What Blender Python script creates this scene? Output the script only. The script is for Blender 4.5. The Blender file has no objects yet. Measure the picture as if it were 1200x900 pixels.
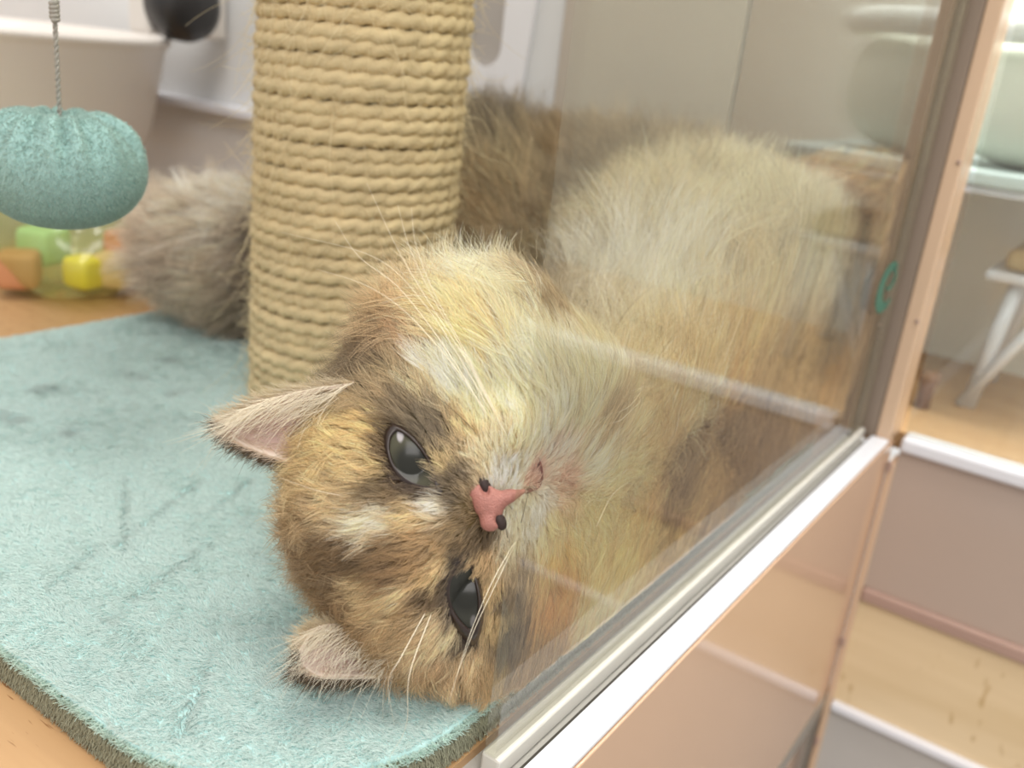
import bpy, bmesh, math, random
import numpy as np
from mathutils import Vector, Matrix
from mathutils.bvhtree import BVHTree
rng = np.random.default_rng(7); random.seed(7)
PI = math.pi

# ------------------------------------------------------------------ camera
F = 1105.0                                   # focal length in pixels of the 1200x900 frame
R = np.array([[0.8123, 0.5732, 0.1077], [-0.2765, 0.2159, 0.9365], [0.5136, -0.7904, 0.3338]])
U_, S_, V_ = np.linalg.svd(R); R = U_ @ V_   # rows: camera right, up, back in world axes
cam_d = bpy.data.cameras.new('camera'); cam = bpy.data.objects.new('camera', cam_d)
bpy.context.scene.collection.objects.link(cam); bpy.context.scene.camera = cam
cam.matrix_world = Matrix([[R[0][i], R[1][i], R[2][i], 0] for i in range(3)] + [[0, 0, 0, 1]])
cam_d.sensor_width = 36; cam_d.lens = F / 1200 * 36; cam_d.clip_start = 0.01; cam_d.clip_end = 30
cam_d.dof.use_dof = True; cam_d.dof.focus_distance = 0.254; cam_d.dof.aperture_fstop = 11.0

# ------------------------------------------------------------------ light, world, exposure
sc = bpy.context.scene
sc.view_settings.view_transform = 'Standard'; sc.view_settings.look = 'None'
sc.view_settings.gamma = 1.0; sc.view_settings.use_curve_mapping = False
sc.view_settings.exposure = 0.40
def srgb(c):
    c = np.asarray(c, float) / 255.0
    return np.where(c <= 0.04045, c / 12.92, ((c + 0.055) / 1.055) ** 2.4)
def rgba(c): return tuple(float(v) for v in srgb(c)) + (1.0,)
w = bpy.data.worlds.new('world'); sc.world = w; w.use_nodes = True
bg = w.node_tree.nodes['Background']; bg.inputs['Color'].default_value = rgba((238, 236, 232)); bg.inputs['Strength'].default_value = 0.75
def area(name, loc, target, size, power, col):
    l = bpy.data.lights.new(name, 'AREA'); l.shape = 'RECTANGLE'; l.size, l.size_y = size; l.energy = power; l.color = tuple(srgb(col))
    o = bpy.data.objects.new(name, l); sc.collection.objects.link(o); o.location = loc
    o.rotation_euler = (Vector(target) - Vector(loc)).to_track_quat('-Z', 'Y').to_euler(); return o
area('ceiling_lamp', (-0.15, 0.1, 1.5), (-0.25, 0.4, -0.17), (1.0, 0.6), 20, (255, 250, 242))
area('shop_lamp', (0.9, -0.9, 1.4), (-0.2, 0.4, -0.1), (0.9, 0.9), 16, (250, 246, 242))
area('neighbour_fill', (0.05, 0.64, 0.72), (0.05, 0.64, -0.18), (0.6, 0.15), 7, (248, 250, 250))  # added fill light, only brightens the inside of the neighbouring cage

# ------------------------------------------------------------------ helpers
def ray(x, y):
    d = np.array([x - 600, 450 - y, -F], float); return R.T @ (d / np.linalg.norm(d))
def P(x, y, d): return ray(x, y) * d
def Pz(x, y, z): r = ray(x, y); return r * z / r[2]
def Py(x, y, Y): r = ray(x, y); return r * Y / r[1]
def Px(x, y, X): r = ray(x, y); return r * X / r[0]
def link(o, parent=None):
    sc.collection.objects.link(o)
    if parent is not None: o.parent = parent
    return o
def tag(o, label=None, cat=None, group=None, kind=None):
    for k, v in (('label', label), ('category', cat), ('group', group), ('kind', kind)):
        if v: o[k] = v
    return o
def empty(name, loc, label, cat, group=None):
    o = bpy.data.objects.new(name, None); o.location = loc; o.empty_display_size = 0.02; link(o)
    return tag(o, label, cat, group)
def mesh(name, verts, faces, mat, parent=None, smooth=True):
    verts = np.asarray(verts, float)
    org = np.array(parent_loc(parent))
    me = bpy.data.meshes.new(name); me.from_pydata((verts - org).tolist(), [], [list(map(int, f)) for f in faces]); me.update()
    if smooth: me.polygons.foreach_set('use_smooth', [True] * len(me.polygons))
    if mat: me.materials.append(mat)
    return link(bpy.data.objects.new(name, me), parent)
def parent_loc(p):
    v = Vector((0, 0, 0))
    while p is not None: v += Vector(p.location); p = p.parent
    return v
def box(name, lo, hi, mat, parent=None, bevel=0.0, seg=2):
    bm = bmesh.new(); bmesh.ops.create_cube(bm, size=1)
    lo = Vector(lo); hi = Vector(hi); c = (lo + hi) / 2; s = hi - lo
    for v in bm.verts: v.co = Vector((v.co.x * s.x, v.co.y * s.y, v.co.z * s.z))
    if bevel: bmesh.ops.bevel(bm, geom=list(bm.edges), offset=bevel, segments=seg, affect='EDGES', profile=0.5)
    me = bpy.data.meshes.new(name); bm.to_mesh(me); bm.free(); me.materials.append(mat)
    if bevel: me.polygons.foreach_set('use_smooth', [False] * len(me.polygons))
    o = bpy.data.objects.new(name, me); o.location = c - parent_loc(parent); return link(o, parent)
def tube_geo(pts, rad, n=8, close=True):
    pts = np.asarray(pts, float); rad = np.broadcast_to(np.asarray(rad, float), (len(pts),))
    T = np.gradient(pts, axis=0); T /= np.linalg.norm(T, axis=1)[:, None] + 1e-12
    ref = np.array([0, 0, 1.0]) if abs(T[0][2]) < 0.9 else np.array([1.0, 0, 0])
    vs, fs = [], []; u = np.cross(T[0], ref); u /= np.linalg.norm(u)
    for i in range(len(pts)):
        u = u - T[i] * np.dot(u, T[i]); u /= np.linalg.norm(u); v = np.cross(T[i], u)
        for k in range(n):
            a = 2 * PI * k / n; vs.append(pts[i] + rad[i] * (math.cos(a) * u + math.sin(a) * v))
    for i in range(len(pts) - 1):
        for k in range(n):
            fs.append((i * n + k, i * n + (k + 1) % n, (i + 1) * n + (k + 1) % n, (i + 1) * n + k))
    if close: fs.append(tuple(range(n))[::-1]); fs.append(tuple(range((len(pts) - 1) * n, len(pts) * n)))
    return vs, fs
def tube(name, pts, rad, mat, parent=None, n=8): v, f = tube_geo(pts, rad, n); return mesh(name, v, f, mat, parent)
def lathe(name, prof, c, mat, parent=None, n=64, axis='z', close=False):
    vs, fs = [], []
    for r, h in prof:
        for k in range(n):
            a = 2 * PI * k / n
            q = (r * math.cos(a), r * math.sin(a), h)
            if axis == 'x': q = (h, q[0], q[1])
            if axis == 'y': q = (q[0], h, q[1])
            vs.append((c[0] + q[0], c[1] + q[1], c[2] + q[2]))
    m = len(prof)
    for i in range(m - 1):
        for k in range(n): fs.append((i * n + k, i * n + (k + 1) % n, (i + 1) * n + (k + 1) % n, (i + 1) * n + k))
    return mesh(name, vs, fs, mat, parent)
def spline(pts, n):
    pts = np.asarray(pts, float); m = len(pts); out = []
    P_ = np.vstack([2 * pts[0] - pts[1], pts, 2 * pts[-1] - pts[-2]])
    for t in np.linspace(0, m - 1, n):
        i = min(int(t), m - 2); f = t - i; a, b, c, d = P_[i], P_[i + 1], P_[i + 2], P_[i + 3]
        out.append(0.5 * ((2 * b) + (c - a) * f + (2 * a - 5 * b + 4 * c - d) * f * f + (3 * b - a - 3 * c + d) * f ** 3))
    return np.array(out)

# ------------------------------------------------------------------ materials
def nodes(name):
    m = bpy.data.materials.new(name); m.use_nodes = True; nt = m.node_tree
    return m, nt, nt.nodes['Principled BSDF']
def setp(b, **k):
    for n, v in k.items(): b.inputs[n.replace('_', ' ')].default_value = v
def plain(name, col, rough=0.5, spec=0.5, metal=0.0, coat=0.0, mott=0.04, scale=25, bump=0.0, bscale=300):
    m, nt, b = nodes(name); setp(b, Roughness=rough, Metallic=metal); b.inputs['Specular IOR Level'].default_value = spec
    b.inputs['Coat Weight'].default_value = coat; b.inputs['Coat Roughness'].default_value = 0.08
    tc = nt.nodes.new('ShaderNodeTexCoord'); nz = nt.nodes.new('ShaderNodeTexNoise'); nz.inputs['Scale'].default_value = scale; nz.inputs['Detail'].default_value = 5
    nt.links.new(tc.outputs['Object'], nz.inputs['Vector'])
    mx = nt.nodes.new('ShaderNodeMix'); mx.data_type = 'RGBA'
    c = np.array(col, float); mx.inputs[6].default_value = rgba(c * (1 - mott)); mx.inputs[7].default_value = rgba(np.minimum(c * (1 + mott), 255))
    nt.links.new(nz.outputs['Fac'], mx.inputs[0]); nt.links.new(mx.outputs[2], b.inputs['Base Color'])
    if bump:
        n2 = nt.nodes.new('ShaderNodeTexNoise'); n2.inputs['Scale'].default_value = bscale; n2.inputs['Detail'].default_value = 3
        bp = nt.nodes.new('ShaderNodeBump'); bp.inputs['Strength'].default_value = bump; bp.inputs['Distance'].default_value = 0.001
        nt.links.new(tc.outputs['Object'], n2.inputs['Vector']); nt.links.new(n2.outputs['Fac'], bp.inputs['Height']); nt.links.new(bp.outputs['Normal'], b.inputs['Normal'])
    return m
def wood(name, ca, cb, cd, rough=0.4):
    m, nt, b = nodes(name); setp(b, Roughness=rough)
    tc = nt.nodes.new('ShaderNodeTexCoord')
    def noise(sx, sy, sz, det, dist=0.0):
        mp = nt.nodes.new('ShaderNodeMapping'); mp.inputs['Scale'].default_value = (sx, sy, sz)
        n = nt.nodes.new('ShaderNodeTexNoise'); n.inputs['Scale'].default_value = 1; n.inputs['Detail'].default_value = det; n.inputs['Distortion'].default_value = dist
        nt.links.new(tc.outputs['Object'], mp.inputs['Vector']); nt.links.new(mp.outputs['Vector'], n.inputs['Vector']); return n
    g = noise(5, 60, 60, 4, 0.6); d = noise(130, 1100, 60, 1)
    mx = nt.nodes.new('ShaderNodeMix'); mx.data_type = 'RGBA'; mx.inputs[6].default_value = rgba(ca); mx.inputs[7].default_value = rgba(cb)
    cr = nt.nodes.new('ShaderNodeMapRange'); cr.inputs[1].default_value = 0.3; cr.inputs[2].default_value = 0.7
    nt.links.new(g.outputs['Fac'], cr.inputs[0]); nt.links.new(cr.outputs[0], mx.inputs[0])
    m2 = nt.nodes.new('ShaderNodeMix'); m2.data_type = 'RGBA'; m2.inputs[7].default_value = rgba(cd)
    r2 = nt.nodes.new('ShaderNodeMapRange'); r2.inputs[1].default_value = 0.66; r2.inputs[2].default_value = 0.74
    nt.links.new(d.outputs['Fac'], r2.inputs[0]); nt.links.new(r2.outputs[0], m2.inputs[0]); nt.links.new(mx.outputs[2], m2.inputs[6])
    nt.links.new(m2.outputs[2], b.inputs['Base Color']); return m
def pane(name, tint, refl=1.0, rough=0.0, haze=0.0, hcol=(200, 195, 185)):
    m = bpy.data.materials.new(name); m.use_nodes = True; nt = m.node_tree; nt.nodes.clear()
    out = nt.nodes.new('ShaderNodeOutputMaterial'); tr = nt.nodes.new('ShaderNodeBsdfTransparent'); tr.inputs[0].default_value = rgba(tint)
    gl = nt.nodes.new('ShaderNodeBsdfGlossy'); gl.inputs['Roughness'].default_value = rough; gl.inputs[0].default_value = (refl, refl, refl, 1)
    fr = nt.nodes.new('ShaderNodeFresnel'); ge = nt.nodes.new('ShaderNodeNewGeometry'); ir = nt.nodes.new('ShaderNodeMapRange')   # same index from either face of the thin pane
    ir.inputs[3].default_value = 1.46; ir.inputs[4].default_value = 1 / 1.46; nt.links.new(ge.outputs['Backfacing'], ir.inputs[0]); nt.links.new(ir.outputs[0], fr.inputs[0])
    mx = nt.nodes.new('ShaderNodeMixShader'); nt.links.new(fr.outputs[0], mx.inputs[0]); nt.links.new(gl.outputs[0], mx.inputs[2])
    if haze:
        df = nt.nodes.new('ShaderNodeBsdfDiffuse'); df.inputs[0].default_value = rgba(hcol)
        m1 = nt.nodes.new('ShaderNodeMixShader'); m1.inputs[0].default_value = haze
        nt.links.new(tr.outputs[0], m1.inputs[1]); nt.links.new(df.outputs[0], m1.inputs[2]); nt.links.new(m1.outputs[0], mx.inputs[1])
    else: nt.links.new(tr.outputs[0], mx.inputs[1])
    nt.links.new(mx.outputs[0], out.inputs[0]); return m
def hair_mat(name, rough=0.6, trans=0.35, spec=0.06):
    m = bpy.data.materials.new(name); m.use_nodes = True; nt = m.node_tree; nt.nodes.clear()
    out = nt.nodes.new('ShaderNodeOutputMaterial'); at = nt.nodes.new('ShaderNodeAttribute'); at.attribute_name = 'col'
    d = nt.nodes.new('ShaderNodeBsdfDiffuse'); t = nt.nodes.new('ShaderNodeBsdfTranslucent'); g = nt.nodes.new('ShaderNodeBsdfHair')
    g.component = 'Reflection'; g.inputs['RoughnessU'].default_value = 0.35; g.inputs['RoughnessV'].default_value = 0.6; g.inputs[0].default_value = (0.9, 0.86, 0.8, 1)
    m1 = nt.nodes.new('ShaderNodeMixShader'); m1.inputs[0].default_value = trans; m2 = nt.nodes.new('ShaderNodeMixShader'); m2.inputs[0].default_value = spec
    nt.links.new(at.outputs['Color'], d.inputs[0]); nt.links.new(at.outputs['Color'], t.inputs[0])
    nt.links.new(d.outputs[0], m1.inputs[1]); nt.links.new(t.outputs[0], m1.inputs[2]); nt.links.new(m1.outputs[0], m2.inputs[1]); nt.links.new(g.outputs[0], m2.inputs[2])
    nt.links.new(m2.outputs[0], out.inputs[0]); return m
def attr_mat(name, rough=0.8):
    m, nt, b = nodes(name); setp(b, Roughness=rough); at = nt.nodes.new('ShaderNodeAttribute'); at.attribute_name = 'col'
    b.inputs['Specular IOR Level'].default_value = 0.1
    nt.links.new(at.outputs['Color'], b.inputs['Base Color']); return m
M = dict(
    rail=plain('white_enamel', (222, 223, 230), 0.3, mott=0.01), alu=plain('brushed_aluminium', (176, 172, 165), 0.28, metal=0.75, mott=0.03),
    gasket=plain('dark_gasket', (52, 46, 38), 0.5), beige=plain('beige_acrylic', (205, 170, 142), 0.07, spec=0.7, mott=0.015, scale=6),
    post=plain('rose_beige_enamel', (138, 122, 108), 0.3, mott=0.02), postlight=plain('peach_enamel', (206, 176, 148), 0.3, mott=0.02),
    wallwhite=plain('white_wall_plastic', (232, 232, 236), 0.35, mott=0.015), wallcream=plain('cream_wall_plastic', (218, 219, 220), 0.4, mott=0.02, scale=8),
    wallgrey=plain('warm_grey_wall_plastic', (186, 176, 163), 0.35, mott=0.03, scale=8), walltan=plain('taupe_wall_plastic', (168, 150, 134), 0.35, mott=0.05, scale=8),
    hole=plain('slot_recess', (176, 170, 165), 0.6), floor=wood('beech_floor', (172, 134, 94), (186, 149, 108), (138, 98, 62)),
    palewood=wood('pale_birch', (214, 190, 150), (226, 204, 168), (196, 168, 124)), brownwood=wood('brown_floor_wood', (178, 140, 98), (192, 156, 114), (150, 108, 70)),
    greypanel=plain('grey_beige_acrylic', (176, 158, 146), 0.1, spec=0.6, mott=0.04, scale=5), mauve=plain('mauve_rail', (168, 140, 128), 0.35),
    basin=plain('cream_basin_plastic', (214, 208, 202), 0.35, mott=0.02), black=plain('black_plastic', (34, 32, 33), 0.4),
    glass=pane('front_glass', (250, 250, 247), refl=.75, haze=0.015), glassb=pane('neighbour_glass', (246, 248, 246), haze=0.04), strip=pane('frosted_glass_edge', (215, 210, 195), haze=0.3, hcol=(170, 160, 140)),
    sisal=plain('sisal_fibre', (206, 186, 146), 0.8, spec=0.15, mott=0.12, scale=90, bump=0.6, bscale=1500),
    channel=plain('light_channel', (168, 164, 158), 0.35, mott=0.02), doorrail=plain('pale_door_rail', (206, 202, 194), 0.3, mott=0.02),
    string=plain('grey_cord', (150, 146, 138), 0.8, mott=0.2, scale=900), plush=plain('aqua_plush_cloth', (188, 220, 219), 0.95, spec=0.05, mott=0.05),
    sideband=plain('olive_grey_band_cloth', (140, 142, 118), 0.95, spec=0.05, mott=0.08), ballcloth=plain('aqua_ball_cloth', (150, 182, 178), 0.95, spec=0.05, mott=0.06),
    hair=hair_mat('fur_strand'), pile=hair_mat('plush_strand', trans=0.3, spec=0.02), attr=attr_mat('coat_skin'),
    nose=plain('pink_nose_leather', (166, 112, 102), 0.38, spec=0.4, mott=0.1, scale=700, bump=0.5, bscale=2500), nostril=plain('nostril_dark', (44, 27, 24), 0.7),
    lid=plain('eyelid_dark', (44, 32, 27), 0.35, mott=0.1), mouth=plain('mouth_dark', (110, 52, 50), 0.5), roomfloor=plain('grey_room_floor', (150, 145, 138), 0.5),
    whisker=plain('whisker_white', (245, 235, 212), 0.4), darkhair=plain('whisker_dark', (70, 55, 42), 0.5),
    green=plain('green_ink', (36, 104, 88), 0.5), greyink=plain('grey_ink', (122, 108, 96), 0.5))

# ================================================================== the setting
ZM, ZF = -0.166, -0.178                      # top of the plush base, top of the cage floor
Yw = 0.53
def st(o, **k): return tag(o, kind='structure', **k)
st(box('floor', (-1.4, -0.35, ZF - 0.012), (-0.1115, Yw, ZF), M['floor']))
wl = st(box('wall_far', (-1.4, Yw, ZF - 0.012), (-0.1115, Yw + 0.008, 0.75), M['wallcream']))
# upper white plate with a rounded slot
def slot_plate():
    bm = bmesh.new(); x0, x1, z0, z1 = -1.4, -0.336, -0.069, 0.75
    sx0, sx1, sz0, sz1 = -0.4060, -0.3800, -0.0135, 0.12; rr = (sx1 - sx0) / 2; cx = (sx0 + sx1) / 2
    inner = [(cx - rr * math.cos(a), sz0 + rr - rr * math.sin(a)) for a in np.linspace(0, PI, 17)] + [(cx + rr * math.cos(a), sz1 - rr + rr * math.sin(a)) for a in np.linspace(0, PI, 17)]
    outer = []
    for (x, z) in inner:                     # fan the ring out to the rectangle
        dx, dz = x - cx, z - (sz0 + sz1) / 2; s = min(((x1 - cx) if dx > 0 else (cx - x0)) / max(abs(dx), 1e-6), ((z1 - .05) if dz > 0 else (.05 - z0)) / max(abs(dz), 1e-6))
        outer.append((cx + dx * s, (sz0 + sz1) / 2 + dz * s))
    n = len(inner); vs, fs = [], []
    for yy in (Yw - 0.004, Yw):
        for l in (inner, outer): vs += [(x, yy, z) for x, z in l]
    for k in range(n):
        j = (k + 1) % n
        fs += [(k, j, n + j, n + k), (2 * n + k, 3 * n + k, 3 * n + j, 2 * n + j), (k, 2 * n + k, 2 * n + j, j), (n + k, n + j, 3 * n + j, 3 * n + k)]
    o = mesh('white_plate', vs, fs, M['wallwhite'], wl, smooth=False)
    # squared off corners of the plate
    return o
slot_plate()
box('slot_recess', (-0.410, Yw - 0.0012, -0.02), (-0.376, Yw - 0.0002, 0.13), M['hole'], wl)
box('ledge', (-1.4, Yw - 0.016, -0.076), (-0.336, Yw, -0.069), M['rail'], wl, 0.001)
box('grey_panel', (-0.335, Yw - 0.004, ZF), (-0.2170, Yw, 0.75), M['wallgrey'], wl, 0.001)
box('taupe_panel', (-0.2160, Yw - 0.003, ZF), (-0.1115, Yw, 0.75), M['walltan'], wl, 0.001)
st(box('wall_left', (-1.41, -0.35, ZF - 0.012), (-1.4, Yw, 0.75), M['wallcream']))
st(box('trim_1', (-0.1115, -0.35, ZF - 0.012), (-0.0985, 0.512, ZF - 0.0030), M['channel']))
st(box('trim_11', (-0.0990, -0.35, ZF - 0.012), (-0.0982, 0.512, ZF - 0.0012), M['gasket']))
st(box('trim_2', (-0.0980, -0.35, ZF - 0.0028), (-0.0886, 0.518, ZF), M['rail'], None, 0.0010))
st(box('wall_front', (-0.0970, -0.35, -0.350), (-0.0880, 0.530, ZF - 0.0030), M['beige'], None, 0.0006))
st(box('trim_3', (-0.0970, -0.35, -0.362), (-0.0874, 0.530, -0.3505), M['alu'], None, 0.001))
st(box('wall_lower', (-0.0980, -0.35, -0.90), (-0.0920, 0.530, -0.3625), M['greypanel']))
# corner post: body, peach edge strip, screws and clips
cp = st(box('trim_4', (-0.1060, 0.519, ZF - .0022), (-0.0967, 0.545, 0.75), M['post'], None, 0.0006))
box('edge_strip', (-0.0965, 0.5186, ZF - .0022), (-0.0885, 0.545, 0.75), M['postlight'], cp, 0.0010)
box('gasket', (-0.1080, 0.5145, ZF + .001), (-0.1062, 0.5187, 0.75), M['gasket'], cp)
for px, py in ((1080, 378), (1122, 190)):
    q = Py(px, py, .5186); lathe('screw', [(0, -0.0006), (0.0011, -0.0006), (0.0011, 0.0004)], (-0.0902, 0.5186, q[2]), M['mauve'], cp, 12, 'y')
lp = st(box('trim_5', (-0.0876, 0.527, -0.90), (-0.0838, 0.545, ZF - 0.016), M['postlight'], None, 0.0008))
for z in (-0.196, -0.312, -0.385): box('clip', (-0.0874, 0.5254, z - 0.003), (-0.0852, 0.5272, z + 0.003), M['mauve'], lp, 0.0004)
st(box('trim_6', (-0.0970, 0.5302, -0.90), (-0.0878, 0.545, -0.3550), M['alu'], None, 0.001))
# the sliding glass door in front of the cat
GY0, GY1, GX = 0.1705, 0.514, -0.1062
gd = empty('glass_door', (GX, GY0, ZF), 'clear sliding glass door with silver bottom rail in front of the cat', 'glass door')
box('glass_sheet', (GX, GY0, ZF + 0.004), (GX + 0.0035, GY1 - 0.022, 0.70), M['glass'], gd)
box('edge_band', (GX, GY1 - 0.0218, ZF + 0.004), (GX + 0.0035, GY1, 0.70), M['strip'], gd, 0.0005)
box('bottom_rail', (GX - 0.0010, GY0, ZF - 0.0025), (GX + 0.0050, GY1, ZF + 0.004), M['doorrail'], gd, 0.0008)

def arc_strip(name, cy, cz, ry, rz, a0, a1, t0, t1, mat, n=40):
    vs, fs = [], []; x0 = GX + .0036
    for i in range(n + 1):
        f = i / n; a = a0 + (a1 - a0) * f; t = t0 + (t1 - t0) * math.sin(PI * f)
        for k in (1 - t, 1.0):
            for dx in (0, .00012): vs.append((x0 + dx, cy + ry * k * math.cos(a), cz + rz * k * math.sin(a)))
    for i in range(n):
        b = i * 4; c = b + 4
        fs += [(b, b + 2, c + 2, c), (b + 1, c + 1, c + 3, b + 3), (b, c, c + 1, b + 1), (b + 2, b + 3, c + 3, c + 2)]
    return mesh(name, vs, fs, mat, gd, smooth=False)
ly0, ly1 = Px(1030, 335, GX + .0036)[1], Px(1050, 335, GX + .0036)[1]; lz0, lz1 = Px(1040, 362, GX + .0036)[2], Px(1040, 310, GX + .0036)[2]
lcy, lcz, lry, lrz = (ly0 + ly1) / 2, (lz0 + lz1) / 2, (ly1 - ly0) / 2, (lz1 - lz0) / 2
arc_strip('logo', lcy, lcz, lry, lrz, .9, 5.6, .18, .62, M['green'])
arc_strip('logo', lcy + lry * .25, lcz + lrz * .28, lry * .5, lrz * .45, -2.4, 1.7, .3, .55, M['green'])
q = Px(1033, 382, GX + .0036)
arc_strip('lettering', q[1], q[2] + .002, lry * .42, lrz * .16, .7, 5.4, .3, .4, M['greyink'], 16); arc_strip('lettering', q[1], q[2] - .0045, lry * .42, lrz * .16, 0, 6.28, .3, .32, M['greyink'], 16)

# ---- neighbouring cage standing at right angles
BX0, BX1 = -0.0878, 0.85
st(box('trim_7', (BX0 + .004, Yw - 0.004, -0.1860), (BX1, Yw + 0.012, -0.1775), M['rail'], None, 0.002))
st(box('wall_right', (BX0 + .004, Yw + 0.001, -0.2735), (BX1, Yw + 0.007, -0.1862), M['greypanel']))
st(box('trim_8', (BX0 + .004, Yw - 0.003, -0.2820), (BX1, Yw + 0.010, -0.2737), M['mauve'], None, 0.0015))
st(box('trim_9', (BX0 + .004, Yw + 0.001, -0.3540), (BX1, Yw + 0.007, -0.2822), M['palewood']))
st(box('trim_10', (BX0 + .004, Yw - 0.004, -0.3600), (BX1, Yw + 0.010, -0.3542), M['rail'], None, 0.0015))
st(box('wall_base', (BX0 + .004, Yw + 0.001, -0.90), (BX1, Yw + 0.007, -0.3602), plain('grey_base_acrylic', (188, 184, 180), 0.12, spec=0.6)))
st(box('floor_neighbour', (-.45, Yw + 0.0125, -0.190), (BX1, .74, -0.180), M['brownwood']))
st(box('wall_neighbour', (-.45, .74, -0.190), (BX1, .75, 0.75), plain('pale_grey_wall', (240, 238, 230), 0.5, mott=0.03)))
st(box('wall_divider', (-.46, Yw + 0.0125, -0.190), (-.45, .75, 0.75), plain('sage_grey_divider', (176, 176, 166), 0.4, mott=0.03)))
st(box('window_1', (BX0 + .004, Yw + 0.003, -0.1773), (BX1, Yw + 0.006, 0.75), M['glassb']))
st(box('floor_room', (-1.6, -1.2, -0.912), (1.2, 1.3, -0.90), M['roomfloor']))
# things inside the neighbouring cage
def sup(name, c, r, e, mat, parent=None, n=40, m=24):
    vs, fs = [], []
    f = lambda v, e: math.copysign(abs(v) ** e, v)
    for i in range(m + 1):
        t = -PI / 2 + PI * i / m
        for k in range(n):
            a = 2 * PI * k / n; vs.append((c[0] + r[0] * f(math.cos(t), e) * f(math.cos(a), e), c[1] + r[1] * f(math.cos(t), e) * f(math.sin(a), e), c[2] + r[2] * f(math.sin(t), e)))
    for i in range(m):
        for k in range(n): fs.append((i * n + k, i * n + (k + 1) % n, (i + 1) * n + (k + 1) % n, (i + 1) * n + k))
    return mesh(name, vs, fs, mat, parent)
sh = empty('wall_shelf', (0.0, 0.66, -0.0495), 'pale blue edged shelf inside the neighbouring cage, above the tan perch', 'shelf')
box('board', (-0.44, 0.60, -0.0495), (0.0, 0.7395, -0.045), M['rail'], sh, 0.001)
box('blue_edge', (-0.44, 0.597, -0.0448), (0.0, 0.7395, -0.036), plain('pale_blue_plastic', (206, 220, 220), 0.35), sh, 0.002)
bd = empty('cushion_bed', (-0.07, 0.668, -0.036), 'round white and pale yellow cushion bed on the shelf of the neighbouring cage', 'pet bed')
sup('cushion', (-0.07, 0.668, 0.002), (0.055, 0.058, 0.038), 0.75, plain('pale_yellow_cloth', (218, 220, 206), 0.9, mott=0.04, scale=18), bd)
tube('rim', [(-0.07 + .058 * math.cos(a), 0.668 + .058 * math.sin(a), 0.040) for a in np.linspace(0, 2 * PI, 60)], 0.008, plain('white_fleece', (238, 240, 236), 0.9), bd, 10)
pe = empty('perch', (0.01, 0.67, -0.18), 'white legged perch with tan pad standing on brown floor of the neighbouring cage', 'perch')
box('top_board', (-0.078, 0.62, -0.099), (-0.01, 0.72, -0.093), M['rail'], pe, 0.002)
box('pad', (-0.070, 0.628, -0.0925), (-0.016, 0.712, -0.080), plain('tan_pad_cloth', (190, 166, 128), 0.9, mott=0.06), pe, 0.004)
for x, y in ((-0.068, 0.63), (-0.02, 0.63), (-0.068, 0.71), (-0.02, 0.71)):
    tube('leg', [(x, y, -0.18), (x + (0.008 if x < -.04 else -.006), y, -0.099)], 0.0045, M['rail'], pe)
tube('brace', [(-0.072, 0.626, -0.179), (-0.035, 0.626, -0.100)], 0.0035, M['rail'], pe)
kn = empty('wooden_peg', (-0.0895, 0.60, -0.180), 'small brown peg on the neighbouring cage floor beside the corner post', 'peg')
lathe('peg_body', [(0, 0), (0.0045, 0), (0.0045, 0.015), (0.006, 0.017), (0.006, 0.023), (0, 0.024)], (-0.0895, 0.60, -0.180), plain('brown_peg', (128, 88, 56), 0.5), kn, 20)

# ================================================================== cat tree: base, post, rope, platform
PX, PY_, PR = -0.2947, 0.3099, 0.0418
tree = empty('cat_tree', (PX, PY_, ZF), 'cat scratching post wound in sisal on aqua plush base, between cat and wall', 'cat tree')
def rrect(x0, x1, y0, y1, r, n=14):
    out = []
    for cx, cy, a0 in ((x1 - r, y1 - r, 0), (x0 + r, y1 - r, PI / 2), (x0 + r, y0 + r, PI), (x1 - r, y0 + r, 1.5 * PI)):
        out += [(cx + r * math.cos(a0 + PI / 2 * i / n), cy + r * math.sin(a0 + PI / 2 * i / n)) for i in range(n + 1)]
    return np.array(out)
BX = (-0.463, -0.1125, 0.1070, 0.510); BR = 0.062
def base_layers(name, layers, mat):
    vs, fs = [], []; n = None
    for ins, z in layers:
        l = rrect(BX[0] + ins, BX[1] - ins, BX[2] + ins, BX[3] - ins, BR - ins); n = len(l)
        vs += [(x, y, z) for x, y in l]
    m = len(layers)
    for i in range(m - 1):
        for k in range(n): fs.append((i * n + k, i * n + (k + 1) % n, (i + 1) * n + (k + 1) % n, (i + 1) * n + k))
    fs.append(tuple(range(n))[::-1]); fs.append(tuple(range((m - 1) * n, m * n)))
    return mesh(name, vs, fs, mat, tree)
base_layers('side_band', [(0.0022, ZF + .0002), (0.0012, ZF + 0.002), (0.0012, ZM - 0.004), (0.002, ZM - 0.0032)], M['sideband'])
base_layers('plush_top', [(0.0015, ZM - 0.0031), (0.001, ZM - 0.0022), (0.002, ZM - 0.0012), (0.005, ZM - 0.0008)], M['plush'])
box('top_platform', (-0.43, 0.14, 0.42), (-0.15, 0.45, 0.434), M['plush'], tree, 0.004)
lathe('core', [(PR - 0.004, ZM - 0.002), (PR - 0.004, 0.42)], (PX, PY_, 0), M['sisal'], tree, 48)
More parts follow.
